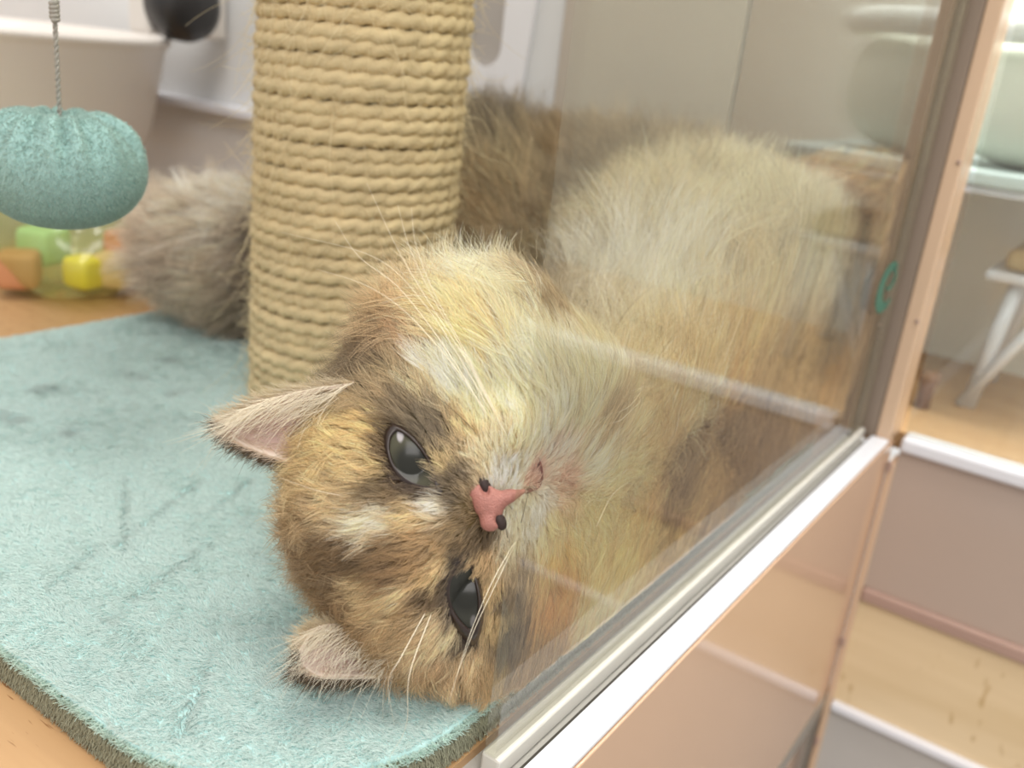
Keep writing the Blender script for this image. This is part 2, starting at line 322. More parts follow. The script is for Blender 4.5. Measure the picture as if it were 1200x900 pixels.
def sisal_rope():
    pitch, turns = 0.00565, 0; z0, z1 = ZM + 0.002, 0.14
    turns = (z1 - z0) / pitch; per = 190; n = int(turns * per); K = 14
    th = np.linspace(0, turns * 2 * PI, n); zc = z0 + th / (2 * PI) * pitch
    # a little irregularity of each winding
    zc = zc + 0.0004 * np.sin(th * 0.37) + 0.0002 * np.sin(th / (2 * PI) * 2.1) * np.cos(th)
    rc = PR + 0.0005 * np.sin(th * 1.7 + 1) ; s = th * PR
    a = np.arange(K) * 2 * PI / K
    ph = s / 0.0170 * 2 * PI
    A = a[None, :] + 0 * th[:, None]
    rr = 0.0030 * (0.70 + 0.42 * np.sqrt(np.abs(np.cos(1.0 * (A - ph[:, None]))))) * (1 + 0.05 * np.sin(th[:, None] * 0.9))
    rad = rc[:, None] + rr * np.cos(A); zz = zc[:, None] + rr * 1.03 * np.sin(A)
    # twist: shift along the rope so the strands run slanted
    tt = th[:, None]
    vs = np.stack([PX + rad * np.cos(tt), PY_ + rad * np.sin(tt), zz], -1).reshape(-1, 3)
    i = np.arange(n - 1)[:, None] * K; k = np.arange(K)[None, :]; k2 = (k + 1) % K
    fs = np.stack([i + k, i + K + k, i + K + k2, i + k2], -1).reshape(-1, 4)
    return mesh('sisal_rope', vs, fs, M['sisal'], tree)
sisal_rope()

# ------------------------------------------------------------------ strands as hair curves
def strands(name, pts, rad, col, mat, parent, kind='stuff'):
    """pts (N,K,3) world, rad (N,K), col (N,K,3) linear"""
    N, K, _ = pts.shape; org = np.array(parent_loc(parent))
    cv = bpy.data.hair_curves.new(name); cv.add_curves([K] * N)
    cv.attributes['position'].data.foreach_set('vector', (pts - org).astype(np.float32).ravel())
    a = cv.attributes.get('radius') or cv.attributes.new('radius', 'FLOAT', 'POINT'); a.data.foreach_set('value', rad.astype(np.float32).ravel())
    c = cv.attributes.new('col', 'FLOAT_COLOR', 'POINT')
    c.data.foreach_set('color', np.concatenate([col, np.ones((N, K, 1))], -1).astype(np.float32).ravel())
    cv.materials.append(mat); o = link(bpy.data.objects.new(name, cv), parent)
    if kind: o['kind'] = kind
    return o
def vnoise(p, scale, seed=0):
    """cheap smooth value noise, p (N,3) -> (N,) in 0..1"""
    g = np.random.default_rng(seed).random((32, 32, 32)); q = p * scale; i = np.floor(q).astype(int); f = q - i; f = f * f * (3 - 2 * f); out = 0
    for dx in (0, 1):
        for dy in (0, 1):
            for dz in (0, 1):
                wgt = (f[:, 0] if dx else 1 - f[:, 0]) * (f[:, 1] if dy else 1 - f[:, 1]) * (f[:, 2] if dz else 1 - f[:, 2])
                out = out + wgt * g[(i[:, 0] + dx) % 32, (i[:, 1] + dy) % 32, (i[:, 2] + dz) % 32]
    return out
def unit(v): return v / (np.linalg.norm(v, axis=-1, keepdims=True) + 1e-12)

# plush pile on the base
def in_rrect(x, y, ins=0.0):
    x0, x1, y0, y1 = BX[0] + ins, BX[1] - ins, BX[2] + ins, BX[3] - ins; r = BR - ins
    dx = np.maximum(np.maximum(x0 + r - x, x - (x1 - r)), 0); dy = np.maximum(np.maximum(y0 + r - y, y - (y1 - r)), 0)
    return (x > x0) & (x < x1) & (y > y0) & (y < y1) & (dx * dx + dy * dy < r * r)
def pile():
    N = 560000
    x = rng.uniform(BX[0], BX[1], N); y = BX[2] + (BX[3] - BX[2]) * rng.random(N)
    D = np.hypot(x, y); keep = in_rrect(x, y, 0.001) & (rng.random(N) < np.clip((0.30 / D) ** 1.6, 0.2, 1)) & (np.hypot(x - PX, y - PY_) > 0.044)
    x, y = x[keep], y[keep]; n = len(x); p = np.stack([x, y, np.full(n, ZM - 0.0008)], 1)
    a = 3.9 + 1.6 * (vnoise(p, 55, 3) - .5) + 2.0 * (vnoise(p, 300, 4) - .5) + rng.normal(0, .3, n)
    lean = 0.95 + 0.5 * (vnoise(p, 260, 5) - .5) + rng.normal(0, .12, n); L = 0.0023 * rng.uniform(.8, 1.15, n)
    # creases left by paws
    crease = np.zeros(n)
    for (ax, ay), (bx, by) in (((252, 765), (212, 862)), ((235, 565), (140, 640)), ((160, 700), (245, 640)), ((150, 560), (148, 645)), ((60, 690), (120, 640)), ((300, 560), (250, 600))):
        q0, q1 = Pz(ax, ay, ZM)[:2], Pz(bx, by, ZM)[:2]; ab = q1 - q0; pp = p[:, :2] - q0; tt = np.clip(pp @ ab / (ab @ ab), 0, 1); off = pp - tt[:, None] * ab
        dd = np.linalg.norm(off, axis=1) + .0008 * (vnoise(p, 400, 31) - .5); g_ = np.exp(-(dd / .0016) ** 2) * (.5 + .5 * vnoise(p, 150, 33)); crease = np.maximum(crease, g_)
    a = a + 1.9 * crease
    K = 4; pts = np.zeros((n, K, 3)); d = np.stack([np.cos(a), np.sin(a), 0 * a], 1)
    for k in range(K):
        s = k / (K - 1); ang = lean * s ** 0.8 * 1.15
        pts[:, k] = p + (L * s)[:, None] * (np.cos(ang)[:, None] * np.array([0, 0, 1.0]) + np.sin(ang)[:, None] * d)
    tint = vnoise(p, 22, 8); dirt = np.clip((vnoise(p, 75, 9) - .66) * 5, 0, 1) * np.clip((vnoise(p, 19, 12) - .5) * 4, 0, 1)
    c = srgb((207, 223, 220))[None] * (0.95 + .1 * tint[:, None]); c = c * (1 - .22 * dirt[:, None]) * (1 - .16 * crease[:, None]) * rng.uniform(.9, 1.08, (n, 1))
    spot = np.exp(-((x - Pz(85, 508, ZM)[0]) ** 2 + (y - Pz(85, 508, ZM)[1]) ** 2) / 0.0035 ** 2); c = c * (1 - .35 * spot[:, None])
    tipw = np.linspace(.92, 1.05, K)[None, :, None]; col = np.clip(c[:, None, :] * tipw, 0, 1)
    rad = np.broadcast_to(np.array([.000088, .000088, .00008, .00003])[None], (n, K)) * np.clip(np.hypot(x, y) / .28, .9, 2)[:, None]
    strands('plush_pile', pts, rad, col, M['pile'], tree)
    # pile of the side band
    l = rrect(*[BX[0] + .001, BX[1] - .001, BX[2] + .001, BX[3] - .001], BR - .001, 40); seg = np.roll(l, -1, 0) - l; sl = np.hypot(*seg.T); cum = np.concatenate([[0], np.cumsum(sl)])
    n = 60000; t = rng.uniform(0, cum[-1], n); i = np.clip(np.searchsorted(cum, t) - 1, 0, len(l) - 1); f = (t - cum[i]) / np.maximum(sl[i], 1e-9)
    q = l[i] + seg[i] * f[:, None]; nn = np.stack([seg[i][:, 1], -seg[i][:, 0]], 1) / np.maximum(sl[i], 1e-9)[:, None]
    ok = (q[:, 1] < .2) | (q[:, 0] > -.2) | (rng.random(n) < .4); q, nn = q[ok], nn[ok]; n = len(q)
    z = rng.uniform(ZF + .0008, ZM - .0012, n); p = np.stack([q[:, 0], q[:, 1], z], 1); nn = np.stack([nn[:, 0], nn[:, 1], 0 * z], 1)
    up = z > ZM - .0038
    dn = np.array([0, 0, -1.0])[None] * np.where(up, -.3, .9)[:, None] + rng.normal(0, .25, (n, 3)); L = .0022 * rng.uniform(.7, 1.2, n); pts = np.zeros((n, K, 3))
    for k in range(K):
        s = k / (K - 1); pts[:, k] = p + (L * s)[:, None] * unit(nn * (1 - .4 * s) + dn * s * .9)
    pts[..., 2] = np.maximum(pts[..., 2], ZF + .0003)
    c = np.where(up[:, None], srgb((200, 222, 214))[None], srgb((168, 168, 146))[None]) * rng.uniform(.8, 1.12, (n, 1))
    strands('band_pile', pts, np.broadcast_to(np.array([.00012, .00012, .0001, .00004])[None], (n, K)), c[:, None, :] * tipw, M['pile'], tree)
pile()
def sisal_fuzz():
    n = 5200; th = rng.uniform(PI * .8, PI * 2.25, n); z = rng.uniform(ZM, .08, n); K = 7; pts = np.zeros((n, K, 3))
    L = rng.uniform(.004, .012, n); longs = rng.random(n) < .10; L = np.where(longs, rng.uniform(.015, .045, n), L)
    nrm = np.stack([np.cos(th), np.sin(th), 0 * th], 1); tg = np.stack([-np.sin(th), np.cos(th), 0 * th], 1); up = np.array([0, 0, 1.0])[None]
    va = rng.normal(0, 1, n)[:, None]; vb = rng.normal(0, .8, n)[:, None]; curl = rng.normal(0, 1.2, (n, 3))
    p = np.array([PX, PY_, 0])[None] + nrm * (PR + .0022) + np.stack([0 * z, 0 * z, z], 1)
    dirn = unit(tg * va * np.where(longs, .25, 1)[:, None] + up * (vb + np.where(longs, -1.6, 0)[:, None]) + nrm * rng.uniform(.05, .35, (n, 1)))
    for k in range(K):
        pts[:, k] = p; dirn = unit(dirn + curl * .12); p = p + dirn * (L / (K - 1))[:, None]
    r_ = np.hypot(pts[..., 0] - PX, pts[..., 1] - PY_); push = np.maximum(PR + .0028 - r_, 0)
    pts[..., 0] += push * nrm[:, None, 0]; pts[..., 1] += push * nrm[:, None, 1]
    c = srgb((232, 216, 178))[None] * rng.uniform(.8, 1.1, (n, 1))
    strands('sisal_fibres', pts, np.broadcast_to(np.linspace(.00010, .00005, K)[None], (n, K)), np.repeat(c[:, None, :], K, 1), M['hair'], tree)
sisal_fuzz()

# ================================================================== hanging ball
def ball():
    c = P(73, 195, 0.372); rx, rz = 0.0272, 0.0200
    t = empty('plush_ball', c - np.array([0, 0, rz]), 'aqua plush ball toy hanging on a grey string at the left', 'cat toy')
    n, m = 120, 60; vs, fs = [], []
    rr = np.random.default_rng(3); phs = [(k, rr.uniform(0, 2 * PI), rr.uniform(.5, 1)) for k in (9, 13, 17, 23)]
    for i in range(m + 1):
        v = i / m; th = PI * v
        for k in range(n):
            a = 2 * PI * k / n; fold = sum(w_ * math.sin(kk * a + ph) for kk, ph, w_ in phs) / 2.2
            amp = math.exp(-((v - .2) / .2) ** 2) * .13 * min(1, v / .06)
            r_ = (math.sin(th) ** .8) * (1 + amp * fold); z = math.cos(th)
            z = z - .26 * math.exp(-(v / .09) ** 2) + (amp * .45 * fold if v < .5 else 0)
            vs.append((c[0] + rx * r_ * math.cos(a), c[1] + rx * r_ * math.sin(a), c[2] + rz * z))
    for i in range(m):
        for k in range(n): fs.append((i * n + k, (i + 1) * n + k, (i + 1) * n + (k + 1) % n, i * n + (k + 1) % n))
    b = mesh('ball_cloth', vs, fs, M['ballcloth'], t)
    vs = np.array(vs); fs = np.array(fs); N = 42000; fi = rng.integers(0, len(fs), N)
    A, B, C_, D_ = (vs[fs[fi][:, j]] for j in range(4)); u, v = rng.random((2, N, 1)); p = (A * (1 - u) + D_ * u) * (1 - v) + (B * (1 - u) + C_ * u) * v
    nr = unit(np.cross(B - A, D_ - A)); nr = np.where(((p - c) * nr).sum(1, keepdims=True) < 0, -nr, nr); K = 3; pts = np.zeros((N, K, 3))
    dd = unit(nr + rng.normal(0, .6, (N, 3)) + np.array([0, 0, -.5]))
    for k in range(K): pts[:, k] = p + dd * (.0011 * k / (K - 1))
    col = srgb((178, 202, 196))[None] * rng.uniform(.75, 1.15, (N, 1)); strands('ball_pile', pts, np.broadcast_to(np.array([.00008, .00008, .00003])[None], (N, K)), np.repeat(col[:, None, :], K, 1), M['pile'], t)
    # string: two cords twisted together, knot at the top of the view
    z0 = c[2] + rz * .70; z1 = 0.419; s = empty('hanging_string', (c[0], c[1], z0), 'thin grey twisted string holding the aqua plush ball', 'string')
    zz = np.linspace(z0, z1, 400)
    for ph in (0, PI):
        tube('cord', np.stack([c[0] + .00045 * np.cos(zz * 1500 + ph), c[1] + .00045 * np.sin(zz * 1500 + ph), zz], 1), .00052, M['string'], s, 6)
    zk = Py(57, 12, c[1])[2]; kz = np.linspace(-1, 1, 60)
    tube('knot', np.stack([c[0] + .0009 * np.cos(kz * 14), c[1] + .0009 * np.sin(kz * 14), zk + kz * .0030], 1), .0009, M['string'], s, 8)
ball()

# ================================================================== basin with bracket and knob on the far wall
def basin():
    c = np.array([-0.745, 0.375, -0.062]); rr = .135
    t = empty('feeding_basin', c - np.array([0, 0, .02]), 'large cream plastic basin hung on the far wall, above the toy bag', 'basin')
    prof = [(0, -.052), (.100, -.052), (.112, -.047), (.120, -.03), (rr - .003, .030), (rr, .034), (rr + .002, .037), (rr, .040), (rr - .004, .0385), (.118, -.024), (.108, -.042), (.098, -.047), (0, -.047)]
    o = lathe('bowl', prof, c + np.array([0, 0, .0]), M['basin'], t, 96)
    k = Py(215, 15, .475)
    box('bracket', (k[0] - .040, .455, k[2] - .018), (k[0] - .0135, .526, k[2] + .030), M['basin'], t, .003)
    lathe('knob', [(0, -.0135), (.0245, -.0135), (.0265, -.011), (.0268, .004), (.0245, .012), (.017, .017), (0, .019)], (k[0], .475, k[2] + .006), M['black'], t, 40, 'x')
basin()
# ================================================================== toy bag with blocks
def toys():
    c = Pz(75, 285, ZF + .03); cx, cy = c[0], c[1]
    t = empty('toy_bag', (cx, cy, ZF), 'clear green plastic bag of coloured blocks on the wooden floor', 'toy bag')
    n, m = 60, 26; vs, fs = [], []; rr = np.random.default_rng(5); ph = rr.uniform(0, 6, 4)
    for i in range(m + 1):
        th = PI * i / m
        for k in range(n):
            a = 2 * PI * k / n; w_ = 1 + .05 * math.sin(3 * a + ph[0] + 2 * th) + .03 * math.sin(7 * a + ph[1] - 3 * th) + .02 * math.sin(13 * a + 5 * th)
            vs.append((cx + .062 * w_ * math.sin(th) ** .6 * math.cos(a), cy + .045 * w_ * math.sin(th) ** .6 * math.sin(a), ZF + .0305 + .030 * math.cos(th) * (1 + .04 * math.sin(5 * a))))
    for i in range(m):
        for k in range(n): fs.append((i * n + k, (i + 1) * n + k, (i + 1) * n + (k + 1) % n, i * n + (k + 1) % n))
    mesh('bag_film', vs, fs, pane('green_film', (242, 246, 222), rough=.2, haze=.2, hcol=(200, 212, 140)), t)
    sp = [((98, 268), (250, 226, 20), 'yellow', .0105, .2), ((133, 268), (240, 200, 160), 'peach', .0115, .5), ((150, 245), (225, 120, 100), 'coral red', .0125, .1), ((20, 278), (200, 140, 100), 'light brown', .012, .9), ((50, 262), (170, 215, 165), 'mint green', .0125, .3)]
    dep = [.020, .016, .000, .018, -.004]
    for (px, py), col, nm, s, rz in sp:
        d = dep.pop(0); f = Pz(px, py, ZF + .015); dirv = np.array([f[0], f[1], 0]); dirv /= np.linalg.norm(dirv)
        side = np.array([dirv[1], -dirv[0], 0]); lat = np.dot(f - np.array([cx, cy, 0]), side); q = np.array([cx, cy, 0]) + side * lat - dirv * d * .9
        e = sup('toy_block', (0, 0, 0), (s, s, s * .95), .35, plain(nm.replace(' ', '_') + '_block', col, .5, mott=.02), None, 24, 16)
        e.location = (q[0], q[1], ZF + .0035 + s + (.012 if nm in ('coral red', 'mint green') else .002)); e.rotation_euler = (0, 0, rz)
        tag(e, '%s toy block inside the clear green bag' % nm, 'toy block', 'toy blocks in the green bag')
toys()

# ================================================================== the cat
D0, HS = 0.2305, 0.00091              # distance of the eye plane, metres per unit of the head
E0 = P(511, 613, D0)
hx = unit(R[0]); hy = unit(R[1]); hz = unit(R[2])      # directions of the camera's right, up and back: only a basis to write the pose in
L0 = unit(0.40 * hx - 0.916 * hy); U0 = unit(-0.916 * hx - 0.40 * hy); N0 = hz
yaw = math.radians(4); N1 = unit(N0 * math.cos(yaw) + L0 * math.sin(yaw)); L1 = unit(L0 * math.cos(yaw) - N0 * math.sin(yaw)); U1 = unit(np.cross(N1, L1)); U1 = U1 if np.dot(U1, U0) > 0 else -U1
Hd = np.stack([L1, U1, N1])                  # head frame: lateral, crown, face
def H(l, u, n): return E0 + (l * L1 + u * U1 + n * N1) * HS
GH = 0.002
lo = np.array([-0.52, 0.105, -0.172]); hi = np.array([-0.098, 0.535, 0.03]); nxyz = np.ceil((hi - lo) / GH).astype(int) + 1
GXs = [lo[i] + GH * np.arange(nxyz[i]) for i in range(3)]
GP = np.stack(np.meshgrid(*GXs, indexing='ij'), -1).astype(np.float32)
SD = np.full(tuple(nxyz), 1.0, np.float32)
def region(c, r):                            # only the cells a shape can touch
    a = np.clip(np.floor((np.array(c) - r - lo) / GH).astype(int), 0, nxyz - 1); b = np.clip(np.ceil((np.array(c) + r - lo) / GH).astype(int) + 1, 1, nxyz)
    return tuple(slice(a[i], b[i]) for i in range(3))
def smin(a, b, k): h = np.clip(.5 + .5 * (b - a) / k, 0, 1); return b * (1 - h) + a * h - k * h * (1 - h)
def ell(c, r, frame=None, k=0.012, sub=False):
    sl = region(c, max(r) + .05); q = GP[sl] - np.array(c, np.float32)
    if frame is not None: q = q @ np.array(frame, np.float32).T
    r = np.array(r, np.float32); k0 = np.linalg.norm(q / r, axis=-1); k1 = np.linalg.norm(q / (r * r), axis=-1) + 1e-9; d = k0 * (k0 - 1) / k1
    SD[sl] = -smin(-SD[sl], d, k) if sub else smin(SD[sl], d, k)
def limb(pts, rads, k=0.02):
    for (a, b, ra, rb) in zip(pts[:-1], pts[1:], rads[:-1], rads[1:]):
        a, b = np.array(a), np.array(b); sl = region((a + b) / 2, np.linalg.norm(b - a) / 2 + max(ra, rb) + .05); q = GP[sl] - a.astype(np.float32); ab = (b - a).astype(np.float32)
        t = np.clip((q @ ab) / (ab @ ab), 0, 1); d = np.linalg.norm(q - t[..., None] * ab, axis=-1) - (ra + (rb - ra) * t)
        SD[sl] = smin(SD[sl], d, k)
def hl(l, u, n, r, k=.012, sub=False): ell(H(l, u, n), np.array(r) * HS, Hd, k, sub)
# trunk: neck, chest, belly, rump, tail (behind the post)
T = [P(690, 590, .315), P(750, 520, .355), P(830, 430, .405), P(850, 370, .455), P(790, 335, .500), P(700, 322, .525), P(620, 322, .530)]
limb(T, [.034, .042, .052, .052, .050, .049, .052], .02)
limb([P(620, 322, .530), P(555, 282, .515), P(470, 300, .535)], [.050, .044, .034], .02)
limb([P(470, 295, .535), P(380, 305, .545), P(300, 305, .550), P(245, 292, .560), P(228, 290, .56)], [.034, .028, .026, .022, .015], .015)
limb([P(602, 818, .262), P(645, 740, .284), P(700, 660, .306), P(790, 585, .345)], [.014, .020, .028, .034], .015)
# raised foreleg to the corner, and the bent elbow under it
limb([P(880, 340, .44), P(965, 270, .480), P(1045, 222, .497)], [.034, .024, .013], .02)
limb([P(930, 330, .46), P(985, 330, .485), P(1000, 400, .500)], [.03, .026, .028], .02)
limb([P(850, 420, .42), P(950, 450, .465), P(985, 440, .490)], [.055, .038, .030], .02)
limb([P(700, 640, .300), P(780, 580, .335), P(900, 500, .40)], [.030, .040, .045], .02)
# head
hl(1, 4, -31, (39, 33, 29)); hl(1, 16, -26, (33, 22, 24)); hl(0, -14, -32, (38, 24, 26))
hl(-33, -18, -36, (22, 26, 21), .014); hl(-33, -30, -42, (18, 22, 18), .014); hl(32, -20, -32, (22, 26, 20), .014); hl(26, -44, -38, (26, 26, 22), .016)
hl(0, -20, -13, (15, 15, 13), .010); hl(-9, -27, -8, (10, 9.5, 9.5), .003); hl(9, -27, -8, (10, 9.5, 9.5), .003); hl(0, -38, -17, (10, 9, 9), .008)
hl(0, -8, -7, (7, 12, 7), .008); hl(0, -50, -34, (20, 19, 22), .018)
hl(27, 18, -27, (17, 15, 17), .01); hl(-24, 10, -30, (13, 12, 14), .01)
hl(-17, 12, -9, (12, 7, 6), .008); hl(17, 12, -9, (12, 7, 6), .008)
EYES = []
for sx, poly in ((-1, [(461, 506), (466, 504), (478, 511), (491, 524), (502, 541), (508, 557), (511, 571), (500, 571), (485, 567), (471, 558), (461, 544), (456, 527), (457, 513)]),
                 (1, [(549, 650), (543, 652), (534, 664), (527, 680), (525, 697), (529, 714), (539, 730), (551, 741), (557, 735), (561, 718), (561, 699), (557, 680), (552, 662)])):
    cx = sum(p[0] for p in poly) / len(poly); cy = sum(p[1] for p in poly) / len(poly)
    EYES.append([sx, poly, None, .016, (cx, cy)])
SD = -smin(-SD, -(GP[..., 0] - GX + .0068), .010); SD = np.maximum(SD, (ZM + .0004) - GP[..., 2]); SD = np.maximum(SD, GP[..., 1] - (Yw - .006)).astype(np.float32)
postd = (PR + .0045) - np.hypot(GP[..., 0] - PX, GP[..., 1] - PY_); SD = np.maximum(SD, postd).astype(np.float32)

def surface_nets(f, lo, h):
    s = f < 0; n = np.array(f.shape) - 1; cs = [(i, j, k) for i in (0, 1) for j in (0, 1) for k in (0, 1)]
    cnt = sum(s[i:i + n[0], j:j + n[1], k:k + n[2]].astype(np.int8) for i, j, k in cs); act = np.argwhere((cnt > 0) & (cnt < 8))
    V = {c: f[act[:, 0] + c[0], act[:, 1] + c[1], act[:, 2] + c[2]] for c in cs}; acc = np.zeros((len(act), 3)); m = np.zeros(len(act))
    for a in cs:
        for d in range(3):
            if a[d] == 0:
                b = list(a); b[d] = 1; b = tuple(b); x = (V[a] < 0) != (V[b] < 0); t = np.where(x, V[a] / np.where(x, V[a] - V[b], 1), 0)
                p = np.tile(np.array(a, float), (len(act), 1)); p[:, d] += t; acc += p * x[:, None]; m += x
    verts = lo + h * (act + acc / m[:, None]); idx = -np.ones(tuple(n), int); idx[act[:, 0], act[:, 1], act[:, 2]] = np.arange(len(act)); F_ = []
    for d in range(3):
        u, v = (d + 1) % 3, (d + 2) % 3; sa = [slice(None)] * 3; sb = [slice(None)] * 3; sa[d] = slice(0, -1); sb[d] = slice(1, None)
        e = np.argwhere(s[tuple(sa)] != s[tuple(sb)]); e = e[(e[:, u] > 0) & (e[:, v] > 0) & (e[:, u] < n[u]) & (e[:, v] < n[v])]
        ins = s[e[:, 0], e[:, 1], e[:, 2]]; q = []
        for du, dv in ((0, 0), (-1, 0), (-1, -1), (0, -1)):
            g = e.copy(); g[:, u] += du; g[:, v] += dv; q.append(idx[g[:, 0], g[:, 1], g[:, 2]])
        q = np.stack(q, 1); q = np.where(ins[:, None], q, q[:, ::-1]); F_.append(q[(q >= 0).all(1)])
    return verts, np.concatenate(F_)
BV, BF = surface_nets(SD, lo, GH)
def sample(p):                               # trilinear distance and gradient
    q = (p - lo) / GH; q = np.clip(q, 1.001, np.array(nxyz) - 2.001); i = np.floor(q).astype(int); f = q - i
    def at(dx, dy, dz): return SD[i[:, 0] + dx, i[:, 1] + dy, i[:, 2] + dz]
    X, Y, Z = f.T; c00 = at(0,0,0)*(1-X)+at(1,0,0)*X; c10 = at(0,1,0)*(1-X)+at(1,1,0)*X; c01 = at(0,0,1)*(1-X)+at(1,0,1)*X; c11 = at(0,1,1)*(1-X)+at(1,1,1)*X
    val = (c00*(1-Y)+c10*Y)*(1-Z) + (c01*(1-Y)+c11*Y)*Z
    g = np.stack([SD[i[:,0]+2,i[:,1],i[:,2]]-SD[i[:,0]-1,i[:,1],i[:,2]], SD[i[:,0],i[:,1]+2,i[:,2]]-SD[i[:,0],i[:,1]-1,i[:,2]], SD[i[:,0],i[:,1],i[:,2]+2]-SD[i[:,0],i[:,1],i[:,2]-1]], 1)
    return val, unit(g)
cat = empty('cat', (T[2][0], T[2][1], ZM), 'golden long-haired cat lying on its side behind the glass, head on aqua base', 'cat')
bvh = BVHTree.FromPolygons(BV.tolist(), BF.tolist())
for e in EYES:                               # each eyeball bulges a little through the face
    r_ = ray(*e[4]); h_ = bvh.ray_cast(Vector((0, 0, 0)), Vector(r_))[3]; e[2] = r_ * (h_ + .016 - (.0016 if e[0] < 0 else .0014))
def hit(px, py):
    r = ray(px, py); h = bvh.ray_cast(Vector((0, 0, 0)), Vector(r))
    if h[0] is not None: return np.array(h[0]), np.array(h[1])
    h = bvh.find_nearest(Vector(r * (.27 if px < 560 and py > 450 else .45)))
    return np.array(h[0]), np.array(h[1])
# coat map: anchors on the body: where, colour, lie of the hair (degrees), length in mm
HEAD = """532,655,58,46,36,225,3;522,680,54,42,33,205,3;521,700,54,42,33,205,3;527,722,58,46,36,220,3;545,746,60,48,38,260,3;450,512,62,46,32,160,4;450,532,58,42,30,172,4;458,552,60,44,32,185,4;472,566,66,50,36,190,3;490,577,84,66,48,190,3;626,602,226,220,202,300,5;612,618,216,208,188,290,5;634,588,226,214,198,310,5;600,622,206,196,172,285,4;636,628,214,198,158,292,8;400,398,188,178,142,138,12;432,388,196,182,144,134,14;440,458,176,156,116,148,10;412,470,178,160,120,158,10;465,478,140,122,90,135,9;360,640,140,118,84,196,12;425,625,214,198,160,192,8;395,665,100,80,48,202,10;415,655,96,76,46,202,9;455,648,128,102,62,200,8;445,715,190,168,122,214,9;475,715,150,124,80,216,6;505,705,100,80,50,216,5;530,700,190,165,120,225,4;350,690,160,138,100,202,12;480,760,200,178,136,232,10;540,800,190,165,122,260,12;432,545,190,166,112,172,8;440,520,120,98,62,164,6;580,560,230,222,198,92,3;605,535,228,218,190,98,4;620,600,230,222,200,300,4;612,603,226,216,190,290,3;560,555,190,172,135,110,4;640,430,226,212,175,114,16;350,600,165,145,105,190,12;345,660,150,130,95,200,12;375,720,160,138,98,210,12;400,600,195,175,130,180,10;400,575,190,170,125,175,10;380,545,200,178,125,168,11
430,575,118,98,62,182,8;455,585,128,105,68,182,7;440,606,232,220,188,190,8;412,612,226,212,176,190,9;470,602,208,184,132,190,7;500,592,228,218,190,185,5;528,574,100,85,60,180,3
400,640,125,100,62,200,9;380,650,112,90,56,200,10;440,642,140,112,70,200,8;480,630,184,154,104,195,6;430,667,112,88,52,205,9;470,660,150,120,75,205,7;420,682,200,180,132,210,9
460,700,210,188,140,212,8;400,702,138,112,74,210,10;500,680,190,164,112,214,6;492,706,88,68,40,214,7;520,692,84,68,44,210,4;515,662,205,180,130,210,4;500,727,208,186,142,232,9
470,745,172,148,104,225,11;450,762,158,132,92,222,11;520,748,208,190,146,246,9;540,775,196,172,128,255,11;500,782,176,150,108,246,12;562,792,172,146,100,265,12;590,750,112,97,76,268,9
585,705,118,102,80,272,7;572,700,194,168,118,272,4;572,730,190,165,115,268,6;602,665,168,148,116,280,6;597,640,208,194,158,282,5;560,632,100,80,50,222,3;540,642,130,108,72,205,3
525,620,152,130,90,195,4;546,600,138,116,78,180,3;540,572,150,130,95,160,3;535,552,102,86,62,140,3;524,538,192,172,122,118,5;526,524,168,148,108,112,5;512,506,112,98,74,116,7
492,482,122,108,82,122,9;470,462,130,112,80,126,11;540,498,200,176,124,114,8;560,528,218,202,162,108,6;588,546,228,218,192,95,4;604,520,224,208,168,98,6;560,480,234,216,170,114,11
530,440,238,226,188,120,15;500,420,236,222,184,126,16;600,470,236,212,165,112,12;620,500,232,216,180,108,11;645,480,234,220,184,110,18;560,400,226,194,138,120,22;520,372,222,196,145,126,22
600,420,232,216,175,114,20;480,400,176,146,106,132,18;452,402,116,96,66,134,18;470,380,196,170,122,132,20;440,430,98,82,58,142,15;420,445,108,95,72,148,14;418,412,190,180,146,140,18
400,455,172,156,118,156,12;430,472,160,140,100,150,11;452,498,92,74,44,158,7;446,530,84,64,38,170,6;424,502,208,182,122,162,9;390,505,202,180,126,168,10;460,345,206,190,145,128,16
500,338,216,206,170,124,16;550,342,216,206,172,120,17;600,375,216,204,166,118,18;650,425,216,202,162,116,20;672,475,222,208,170,112,24;690,530,226,214,182,60,14;642,545,220,192,170,60,4
625,558,208,164,148,60,2;656,566,206,170,146,0,4;652,518,218,198,178,90,6;616,588,224,214,184,300,4;606,615,212,200,166,280,4;640,612,216,190,140,300,10;640,650,212,174,112,276,14
682,600,216,196,146,318,15;640,702,202,154,88,272,20;652,752,196,150,88,270,22;610,800,150,114,70,266,18;692,682,216,190,140,262,22;702,752,200,168,112,262,22;620,760,168,138,94,268,16;720,560,212,192,146,345,18
600,490,226,206,164,105,9;580,440,234,214,168,116,16;470,430,168,150,108,126,14;490,450,214,196,150,122,13;410,530,204,182,128,170,9;420,550,198,176,126,175,8;360,560,178,158,112,178,12;365,620,170,148,106,192,12
355,690,140,118,84,204,12;390,750,168,144,104,215,12;430,740,160,134,92,218,11;400,670,118,94,60,203,10;448,680,128,100,62,206,8;485,655,168,138,90,203,6;478,610,200,176,126,190,6;505,640,178,150,102,200,5;560,660,188,160,112,230,3;535,720,206,184,138,244,8"""
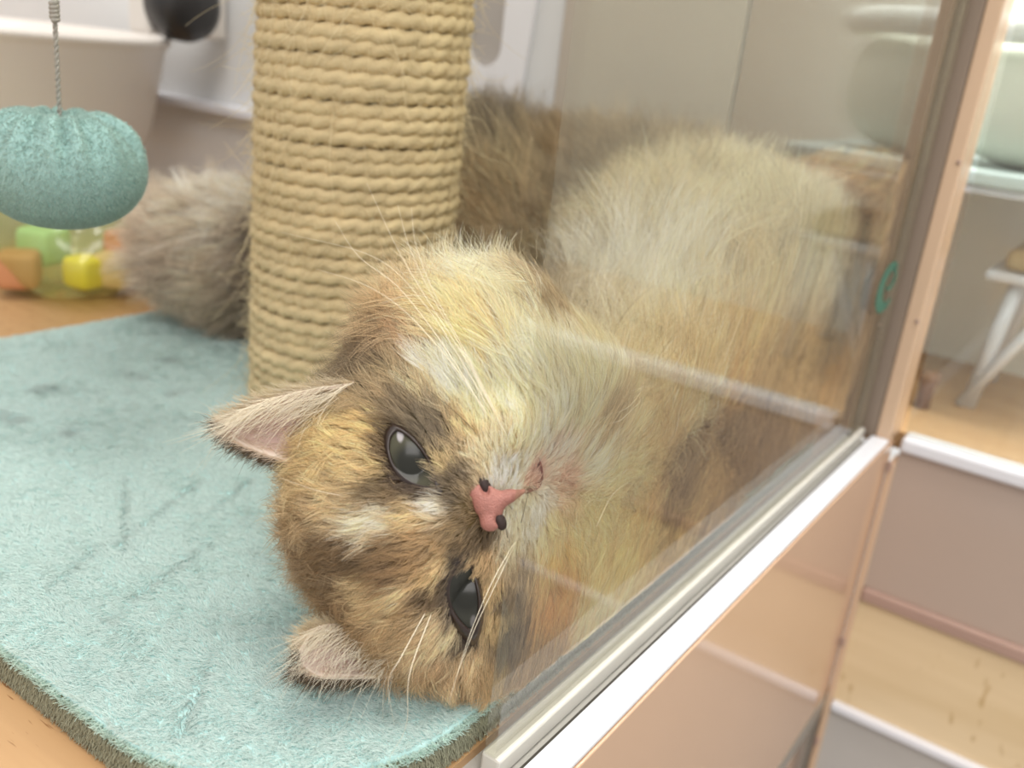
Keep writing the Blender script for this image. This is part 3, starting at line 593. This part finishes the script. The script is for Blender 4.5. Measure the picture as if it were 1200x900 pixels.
BODY = """700,500,184,166,128,80,20;670,405,214,200,162,110,20;712,440,196,182,146,85,22;694,392,118,106,84,88,24;690,360,135,122,98,90,26;720,400,208,198,166,80,30;760,350,224,216,188,76,38;800,330,226,218,192,70,38;745,385,222,214,186,78,36;785,365,222,214,188,72,36;820,370,190,166,116,80,28;740,450,202,186,146,85,28
770,490,196,170,118,84,24;850,420,190,150,92,85,28;850,480,128,103,68,85,26;900,400,174,146,100,84,28;870,330,192,170,122,80,28;940,380,180,150,100,86,26;960,450,178,136,80,92,24;990,420,168,140,96,96,22
930,500,152,122,76,94,22;880,540,142,112,70,100,20;820,540,176,146,92,235,20;780,565,114,92,62,240,20;830,600,152,122,74,235,20;780,640,172,142,88,242,22;740,600,192,162,108,240,22;750,680,176,142,88,248,22
720,640,208,186,128,252,24;1000,330,92,82,66,95,18;1010,365,108,96,78,95,18;960,310,196,180,142,100,22;900,270,196,184,146,100,26;940,238,218,200,162,30,12;1000,218,208,174,124,22,10;1045,212,168,124,80,22,8
1062,250,88,70,54,40,8;1020,270,180,155,115,60,12;830,270,192,178,138,100,28;760,270,180,166,126,102,30;720,230,134,114,80,104,32;660,215,150,128,90,112,30;620,260,166,150,118,124,28;580,205,166,150,112,112,30
555,175,128,118,98,98,28;540,250,172,150,110,124,26;520,300,140,115,78,128,24;600,310,204,190,150,128,28;580,335,146,122,86,125,26;500,250,160,140,104,125,26;640,250,176,160,126,115,28;650,310,166,150,110,118,28;475,290,92,75,48,132,20;640,370,150,130,96,100,24
240,285,206,194,170,176,26;205,300,172,156,134,180,24;275,365,96,84,70,232,18;215,335,128,114,96,205,22;260,245,214,202,178,160,24;285,335,140,126,104,200,22;225,262,202,188,162,165,24;250,320,184,170,142,185,24;800,430,196,172,124,82,28;890,460,150,120,78,88,26;780,400,204,190,150,78,32"""
def parse(t):
    out = []
    for a in t.replace('\n', ';').split(';'):
        v = [float(x) for x in a.split(',')]; p, n = hit(v[0], v[1]); dd = math.cos(math.radians(v[5])) * hx + math.sin(math.radians(v[5])) * hy
        out.append((p, srgb(v[2:5]), dd, v[6] * .001))
    return [np.array(x) for x in zip(*out)]
AP, AC, AD, AL = parse(HEAD + ';' + BODY)  # BODY colours include painted shade in the hollow between ruff and chest
def coat(p, jitter=0.0):
    q = p + (rng.normal(0, 1, p.shape) * jitter if jitter else 0); C = np.zeros((len(p), 3)); Dv = np.zeros((len(p), 3)); Ln = np.zeros(len(p))
    for a in range(0, len(p), 20000):
        s = slice(a, a + 20000); d2 = ((q[s, None, :] - AP[None]) ** 2).sum(-1); k = np.argpartition(d2, 7, axis=1)[:, :7]; dk = np.take_along_axis(d2, k, 1)
        w_ = 1 / (dk + 1e-6) ** 2.5; w_ /= w_.sum(1, keepdims=True); C[s] = (w_[..., None] * AC[k]).sum(1); w2 = 1 / (dk + 2e-5) ** 1.2; w2 /= w2.sum(1, keepdims=True)
        Dv[s] = (w2[..., None] * AD[k]).sum(1); Ln[s] = (w2 * AL[k]).sum(1)
    return C, Dv, Ln
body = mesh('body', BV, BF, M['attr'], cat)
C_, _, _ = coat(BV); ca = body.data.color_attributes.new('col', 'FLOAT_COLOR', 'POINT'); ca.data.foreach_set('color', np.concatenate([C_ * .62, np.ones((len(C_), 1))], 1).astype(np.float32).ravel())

def roots(V, Fq, N, weight):
    a, b, c, d = (V[Fq[:, i]] for i in range(4)); ar = .5 * np.linalg.norm(np.cross(c - a, d - b), axis=1); ce = (a + b + c + d) / 4; nr = unit(np.cross(c - a, d - b))
    w_ = ar * weight(ce, nr); fi = rng.choice(len(Fq), N, p=w_ / w_.sum()); u, v = rng.random((2, N, 1))
    return (a[fi] * (1 - u) + b[fi] * u) * (1 - v) + (d[fi] * (1 - u) + c[fi] * u) * v
fc = (BV[BF[:, 0]] + BV[BF[:, 2]]) / 2
def eye_clear(p, m=1.0):
    ok = np.ones(len(p), bool)
    for sx, poly, ec, er, (cx, cy) in EYES:
        v = unit(-ec); d = p - ec; ax = d - (d @ v)[:, None] * v
        q = F * np.stack([(p @ hx) / -(p @ hz), (p @ hy) / -(p @ hz)], 1)   # the almond opening, seen along its own axis
        pl = np.array([(x - cx, y - cy) for x, y in poly]) * 1.03 * m; pts = np.stack([q[:, 0] + 600 - cx, 450 - q[:, 1] - cy], 1)
        near = np.linalg.norm(d, axis=1) < .02; ins = np.zeros(len(p), bool)
        for i in range(len(pl)):
            x1, y1 = pl[i]; x2, y2 = pl[i - 1]; c_ = ((y1 > pts[:, 1]) != (y2 > pts[:, 1])) & (pts[:, 0] < (x2 - x1) * (pts[:, 1] - y1) / ((y2 - y1) if y2 != y1 else 1e-9) + x1); ins ^= c_
        ok &= ~(near & ins)
    return ok
NOSEC = P(577, 592, D0 - .0018)
def grow(name, N, K, wf, rad_root, seed_clumps, clump, lenk=1.0, lift0=.55, jit=.0012, curl=.1, wild=.1, hug=.3, keep=.3, tone=(.88, 1.36), parent=cat):
    p = roots(BV, BF, int(N), wf); p = p[(p[:, 2] > ZM + .002) & (p[:, 0] < GX - .0005)]; p = p[eye_clear(p)]
    p = p[np.linalg.norm(p - NOSEC, axis=1) > .0038]
    val, g = sample(p); p = p - g * val[:, None]; n = len(p)
    C, Dv, Ln = coat(p, 0.0); C = coat(p + unit(Dv) * (Ln * lenk * .5)[:, None], jit)[0]; Ln = Ln * lenk * np.clip((np.linalg.norm(p, axis=1) - .17) / .20, .45, 1) ** (1 if K == 8 else 0) * rng.uniform(.72, 1.15, n)
    # locks
    si = rng.choice(n, seed_clumps, replace=False)
    from mathutils.kdtree import KDTree
    kd = KDTree(seed_clumps); [kd.insert(Vector(p[j]), i) for i, j in enumerate(si)]; kd.balance()
    ci = np.array([kd.find(Vector(q))[1] for q in p]); lock = si[ci]
    jd = rng.normal(0, 1, (seed_clumps, 3)) * .22; hairj = rng.normal(0, 1, (n, 3)) * wild
    cb = rng.normal(1, .11 if K == 7 else .15, seed_clumps)[ci]; hb = rng.normal(1, .13 if K == 7 else .2, n).clip(.4, 1.5)
    big = vnoise(p, 90, 21); Ln = Ln * (0.85 + .3 * vnoise(p, 120, 22))
    base = Dv + (jd[ci] + hairj) * np.linalg.norm(Dv, axis=1, keepdims=True).clip(.3, 1)
    pts = np.zeros((n, K, 3)); pts[:, 0] = p; q = p.copy(); step = Ln / (K - 1)
    cr = rng.normal(0, 1, (n, 3)) * curl; cl = rng.normal(0, 1, (seed_clumps, 3))[ci] * curl * 1.6
    for k in range(1, K):
        val, g = sample(q); s = k / (K - 1); t = base + (cr + cl) * s; dg = (t * g).sum(1, keepdims=True); t = unit(t - g * np.where(dg > 0, dg * (1 - keep), dg))
        lf = lift0 * (1 - .75 * s); want = Ln * hug * s; lf = np.clip(lf + (want - val) / (Ln * .35 + 1e-5), -.2, 1.15)
        d = unit(t * np.cos(lf)[:, None] + g * np.sin(lf)[:, None]); q = q + d * step[:, None]; pts[:, k] = q
    rel = pts - p[:, None]; S_ = np.linspace(0, 1, K)[None, :, None]
    target = pts[lock]; w_ = clump * S_ ** 1.6 * np.clip(rng.normal(.8, .25, n), 0, 1)[:, None, None]; pts = pts * (1 - w_) + target * w_
    # keep clear of glass, floor, wall and post
    pts[..., 0] = np.minimum(pts[..., 0], GX - .0008 - rng.random((n, 1)) * .0012); pts[..., 2] = np.maximum(pts[..., 2], ZM + .0006 + rng.random((n, 1)) * .001); pts[..., 1] = np.minimum(pts[..., 1], Yw - .007)
    dx = pts[..., 0] - PX; dy = pts[..., 1] - PY_; rr = np.hypot(dx, dy); f = np.maximum((PR + .0035) / np.maximum(rr, 1e-6), 1); pts[..., 0] = PX + dx * f; pts[..., 1] = PY_ + dy * f
    lm = C.mean(1, keepdims=True); C = (lm + (C - lm) * .93) ** tone[0] * (cb * hb)[:, None] * tone[1]; lum = C.mean(1) * .9; C = C * np.array([[1.0, .98, 1.02]])
    tip = np.where(rng.random(n) < np.clip(.26 - lum * .28, .02, .22), .38, 1.05)[:, None]; pale = (rng.random(n) < .10)[:, None]
    C = np.where(pale, C * 1.25 + .03, C); S1 = np.linspace(0, 1, K)[None, :, None]
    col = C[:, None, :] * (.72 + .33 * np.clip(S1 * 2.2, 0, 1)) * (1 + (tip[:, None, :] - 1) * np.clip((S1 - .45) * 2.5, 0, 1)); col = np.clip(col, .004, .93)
    rr = rad_root * (1 - .82 * np.linspace(0, 1, K) ** 1.5)[None] * rng.uniform(.75, 1.2, (n, 1)) * np.clip(np.linalg.norm(p, axis=1) / .26, .85, 2.4)[:, None]
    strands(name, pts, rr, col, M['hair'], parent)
headc = H(0, -10, -30)
def wh(ce, nr):
    v = unit(-ce); f = (nr * v).sum(1); near = np.clip(1.25 - np.linalg.norm(ce - headc, axis=1) / .085, 0, 1); return np.where(f > -.25, 1, .25) * near
def wb(ce, nr):
    v = unit(-ce); f = (nr * v).sum(1); far = np.clip((np.linalg.norm(ce - headc, axis=1) - .045) / .03, 0, 1); return np.where(f > -.35, 1, .3) * far
grow('fur', 130000, 7, wh, .000056, 9000, .62, 1.0, .62, .0008, .12, .11, .26, .2)
grow('fur', 140000, 8, wb, .000068, 6500, .72, 1.3, .85, .0035, .26, .2, .50, .75, (.86, 1.36))

# ---- eyes: ball in its socket and a dark lid rim
def ray_sphere(px, py, c, r):
    d = ray(px, py); b = d @ c; disc = b * b - (c @ c - r * r)
    return d * (b - math.sqrt(max(disc, 0)))
def iris_mat():
    m, nt, b = nodes('eye_surface'); setp(b, Roughness=.2); b.inputs['Specular IOR Level'].default_value = .2; b.inputs['Coat Weight'].default_value = .05; b.inputs['Coat Roughness'].default_value = .03
    at = nt.nodes.new('ShaderNodeAttribute'); at.attribute_name = 'col'; nt.links.new(at.outputs['Color'], b.inputs['Base Color']); return m
IM = iris_mat()
for sx, poly, ec, er, (cx, cy) in EYES:
    pl = spline(np.array(poly + poly[:1], float), 73)[:-1]; nn = len(pl); vs, fs, cols = [], [], []; m = 22
    corner = np.array(poly[1] if sx < 0 else poly[8], float) + np.array([3, 6] if sx < 0 else [-2, -6]); pc = np.array([cx + 2, cy + 3])
    for i in range(m + 1):
        for x, y in pl:
            x_, y_ = cx + (x - cx) * 1.1 * i / m, cy + (y - cy) * 1.1 * i / m; v_ = ray_sphere(x_, y_, ec, er); hd = np.linalg.norm(hit(x_, y_)[0]); v_ = v_ / np.linalg.norm(v_) * min(np.linalg.norm(v_), hd - .0003); vs.append(v_); q = np.array([x_, y_])
            dp = np.linalg.norm(q - pc); iris = srgb((74, 72, 58)) if sx < 0 else srgb((56, 56, 50)); c = srgb((40, 40, 36)) + (iris - srgb((40, 40, 36))) * np.clip((dp - 15) / 12, 0, 1)
            haw = np.clip(1 - (np.linalg.norm((q - corner) / np.array([5, 10])) - .6) * 3, 0, 1) * (1 if sx < 0 else .3); cols.append(c * (1 - haw) + srgb((165, 160, 162)) * haw)
    for i in range(m):
        for k in range(nn): fs.append((i * nn + k, i * nn + (k + 1) % nn, (i + 1) * nn + (k + 1) % nn, (i + 1) * nn + k))
    e = mesh('eyeball', vs, fs, IM, cat); c_ = e.data.color_attributes.new('col', 'FLOAT_COLOR', 'POINT'); c_.data.foreach_set('color', np.concatenate([np.array(cols), np.ones((len(cols), 1))], 1).astype(np.float32).ravel())
    vs, fs = [], []
    for sc_, rr_ in (((.95, .995), (.96, 1.03), (1.03, 1.055), (1.14, 1.05), (1.20, 1.0), (1.34, .93)) if sx < 0 else ((.90, .995), (.92, 1.03), (1.03, 1.055), (1.12, 1.05), (1.215, 1.0), (1.40, .93))):
        for x, y in pl:
            x_, y_ = cx + (x - cx) * sc_, cy + (y - cy) * sc_; v_ = ray_sphere(x_, y_, ec, er * rr_); hd = np.linalg.norm(hit(x_, y_)[0])
            vs.append(v_ / np.linalg.norm(v_) * (min(np.linalg.norm(v_), hd - (.0009 if sc_ < 1.1 else .0004)) if 1 > (sc_ - .95) * 3.6 else hd + .0006))
    for i in range(5):
        for k in range(nn): fs.append((i * nn + k, i * nn + (k + 1) % nn, (i + 1) * nn + (k + 1) % nn, (i + 1) * nn + k))
    mesh('eyelid', vs, fs, M['lid'], cat)
# ---- nose leather from a small distance field, carved nostrils
def nose():
    h = .0004; c = NOSEC; r = .0095; nn = int(2 * r / h); l0 = c - r; g = np.stack(np.meshgrid(*[l0[i] + h * np.arange(nn) for i in range(3)], indexing='ij'), -1)
    def pt(px, py, dz): return P(px, py, D0 + dz + .0019)
    def e(px, py, dz, rad):
        q = (g - pt(px, py, dz)) @ Hd.T; rad = np.array(rad) * .001; k0 = np.linalg.norm(q / rad, axis=-1); k1 = np.linalg.norm(q / rad ** 2, axis=-1) + 1e-9; return k0 * (k0 - 1) / k1
    f = e(572, 590, -.0035, (4.6, 3.6, 2.6)); f = smin(f, e(559, 577, -.0028, (2.4, 2.4, 2.2)), .0012); f = smin(f, e(575, 611, -.0032, (2.4, 2.6, 2.2)), .0012)
    f = smin(f, e(590, 584, -.0038, (1.9, 3.6, 2.0)), .0014); f = smin(f, e(603, 580, -.0026, (.9, 3.0, 1.2)), .0015)
    for (px, py, rad) in ((567, 571, (2.3, 1.3, 2.4)), (586, 612, (2.2, 1.5, 2.6))): f = -smin(-f, e(px, py, -.0062, rad), .0005)
    v, q = surface_nets(f, l0, h); mesh('nose', v, q, M['nose'], cat)
    for (px, py, rr, nm) in ((568, 570, (2.6, 1.5, 1.6), 'nostril'), (586, 611, (2.3, 1.5, 1.6), 'nostril')):
        o = sup(nm, (0, 0, 0), (rr[0] * .001, rr[1] * .001, rr[2] * .001), 1.0, M['nostril'], cat, 20, 12)
        o.matrix_local = Matrix.Translation(Vector(pt(px, py, -.0031)) - Vector(parent_loc(cat))) @ Matrix([[Hd[0][i], Hd[1][i], Hd[2][i], 0] for i in range(3)] + [[0, 0, 0, 1]]).to_4x4()
        for v in o.data.vertices: v.co = v.co + parent_loc(cat)
nose()
def on_face(px, py, out=.0008):
    p, n = hit(px, py); return p + unit(-p) * out
tube('mouth', spline([on_face(*q, .0012) for q in ((612, 578), (622, 574), (630, 568), (634, 556), (632, 542), (626, 528))], 30), np.concatenate([np.linspace(.0003, .0009, 12), np.linspace(.0009, .0002, 18)]), M['mouth'], cat, 8)
# ---- ears: cupped shells
def ear(top, bot, tipdz, basedz, cup, back):
    nt_, ns = 26, 18; A = spline(np.array(top, float), nt_); B = spline(np.array(bot, float), nt_); vs = []; cols = []
    for i in range(nt_):
        t = i / (nt_ - 1); d = D0 + basedz + (tipdz - basedz) * t
        for j in range(ns):
            s = j / (ns - 1); x, y = A[i] * (1 - s) + B[i] * s; dd = d + cup * (4 * s * (1 - s)) ** .8 * (1 - t ** 3) + back * s; p = P(x, y, dd); p[2] = max(p[2], ZM + .0015); vs.append(p)
            pinkness = (4 * s * (1 - s)) ** .7 * (1 - t * .6); c = srgb((228, 212, 198)) * (1 - pinkness) + srgb((196, 160, 160)) * pinkness; cols.append(c)
    fs = [(i * ns + j, i * ns + j + 1, (i + 1) * ns + j + 1, (i + 1) * ns + j) for i in range(nt_ - 1) for j in range(ns - 1)]
    vs = np.array(vs); o = mesh('ear', vs, fs, M['attr'], cat); c_ = o.data.color_attributes.new('col', 'FLOAT_COLOR', 'POINT'); c_.data.foreach_set('color', np.concatenate([np.array(cols), np.ones((len(cols), 1))], 1).astype(np.float32).ravel())
    md = o.modifiers.new('thick', 'SOLIDIFY'); md.thickness = .0011; md.offset = 0
    G = vs.reshape(nt_, ns, 3)
    # hair: long pale hair from the inner edge, short fringe on the rim, dark hair behind the lower rim
    P0, Dd, Lh, Cc = [], [], [], []
    def add(p, d, l, c): P0.append(p); Dd.append(d); Lh.append(l); Cc.append(np.array(srgb(c)) * random.uniform(.82, 1.12))
    for _ in range(2600):
        i = random.random() * .98; j = random.random(); ii = i * (nt_ - 1); jj = j * (ns - 1); p = G[int(ii), int(jj)] + (G[min(int(ii) + 1, nt_ - 1), int(jj)] - G[int(ii), int(jj)]) * (ii % 1) + (G[int(ii), min(int(jj) + 1, ns - 1)] - G[int(ii), int(jj)]) * (jj % 1)
        tipd = unit(G[-1, ns // 2] - G[0, ns // 2]); acr = unit(G[int(ii), -1] - G[int(ii), 0]); out = unit(-p)
        centre = 4 * j * (1 - j)
        if centre > .6 and random.random() < .75: continue
        add(p + out * .0004, unit(tipd * .9 + out * .22 + acr * random.gauss(0.1, .25)), random.uniform(.002, .0045), (226, 208, 190) if random.random() < .7 else (232, 222, 204))
    for _ in range(340):                     # long pale hairs crossing the cup
        i = random.random() * .75; p = G[int(i * (nt_ - 1)), int(random.uniform(0, .25) * ns)]; tipd = unit(G[-1, ns // 2] - G[0, ns // 2]); acr = unit(G[3, -1] - G[3, 0]); out = unit(-p)
        add(p + out * .0008, unit(tipd * .6 + acr * random.uniform(.2, .9) + out * .6), random.uniform(.009, .018), (238, 230, 212))
    for _ in range(1900):
        e_ = random.random(); i = random.random() ** .8; ii = min(int(i * (nt_ - 1)), nt_ - 2); tipd = unit(G[-1, ns // 2] - G[0, ns // 2]); acr = unit(G[ii, -1] - G[ii, 0])
        f_ = random.random(); jrow = 0 if e_ < .35 else ns - 1; p = G[ii, jrow] * (1 - f_) + G[ii + 1, jrow] * f_; sgn = -1 if jrow == 0 else 1; away = unit(p)
        if jrow == 0: add(p, unit(tipd + acr * sgn * .25 + np.array([0, 0, .1])), random.uniform(.002, .005), (214, 200, 172))
        else: add(p + away * .0006, unit(tipd * .9 + acr * sgn * random.uniform(.1, .9) + away * .4), random.uniform(.002, .0062), (84, 68, 50) if random.random() < .75 else (150, 128, 92))
    for _ in range(70):
        p = G[-1, random.randrange(ns)]; tipd = unit(G[-1, ns // 2] - G[nt_ // 2, ns // 2]); add(p, unit(tipd + np.random.default_rng(_).normal(0, .28, 3)), random.uniform(.003, .007), (96, 80, 60))
    P0, Dd, Lh, Cc = map(np.array, (P0, Dd, Lh, Cc)); K = 5; S_ = np.linspace(0, 1, K); cv = rng.normal(0, .22, P0.shape)
    pts = P0[:, None] + (Dd[:, None] + cv[:, None] * S_[None, :, None]) * (Lh[:, None] * S_[None])[..., None]; pts[..., 2] = np.maximum(pts[..., 2], ZM + .0012)
    strands('ear_fur', pts, np.broadcast_to(np.linspace(.00007, .00002, K)[None], (len(P0), K)), np.repeat(Cc[:, None], K, 1), M['hair'], o)
ear([(415, 448), (370, 455), (320, 466), (285, 481), (264, 496)], [(372, 560), (340, 543), (310, 532), (280, 519), (262, 503)], .025, .0135, .008, .004)
ear([(474, 760), (434, 744), (398, 731), (368, 737), (351, 762)], [(468, 792), (432, 793), (400, 794), (372, 792), (353, 780)], .016, .026, .006, .004)
# ---- whiskers and long loose hairs
def whisk(name, pts, r, mat):
    P3 = [P(x, y, d) for x, y, d in pts]; s = spline(P3, 24); s[:, 0] = np.minimum(s[:, 0], GX - .001); tube(name, s, np.linspace(r, r * .2, 24), mat, cat, 6)
for w_ in ([(585, 500, .232), (545, 430, .230), (500, 360, .232), (440, 302, .240), (330, 272, .255)], [(590, 505, .232), (548, 425, .228), (500, 350, .23), (465, 290, .235), (430, 215, .245)],
           [(592, 508, .232), (550, 425, .228), (508, 350, .228), (480, 290, .232), (466, 240, .24)], [(594, 510, .232), (552, 425, .228), (512, 350, .227), (488, 290, .23), (482, 243, .235)],
           [(588, 512, .232), (540, 440, .23), (480, 370, .232), (430, 335, .236), (370, 315, .242)], [(580, 505, .232), (530, 420, .231), (470, 340, .236), (420, 300, .242), (392, 258, .25)],
           [(606, 640, .233), (610, 700, .228), (596, 760, .228), (570, 800, .232), (535, 830, .238)], [(615, 640, .233), (640, 700, .228), (632, 770, .226), (612, 820, .228), (585, 850, .232)],
           [(480, 590, .237), (430, 583, .232), (380, 577, .232), (328, 560, .236)],
           [(500, 715, .237), (470, 770, .23), (455, 800, .232), (462, 850, .245)], [(505, 720, .237), (480, 790, .23), (476, 850, .24), (455, 890, .25)]):
    whisk('whisker', w_, .0001, M['whisker'])
whisk('whisker', [(568, 532, .233), (555, 505, .231), (528, 478, .231), (500, 455, .233)], .00011, M['darkhair'])
whisk('whisker', [(628, 620, .231), (636, 590, .229), (634, 560, .228)], .00009, M['darkhair'])

for w_ in ([(660, 505, .262), (690, 492, .262), (722, 484, .264), (746, 470, .268), (752, 452, .272)], [(664, 512, .262), (700, 500, .262), (735, 490, .265), (752, 476, .27), (748, 462, .274)],
           [(640, 450, .268), (664, 470, .266), (680, 500, .266), (692, 520, .268)], [(610, 350, .275), (628, 362, .274), (640, 352, .277), (642, 338, .28)],
           [(700, 600, .275), (712, 570, .275), (735, 552, .278), (760, 556, .285)], [(705, 620, .272), (722, 585, .274), (748, 572, .28), (772, 580, .288)]):
    whisk('loose_hair', w_, .00012, M['whisker'])
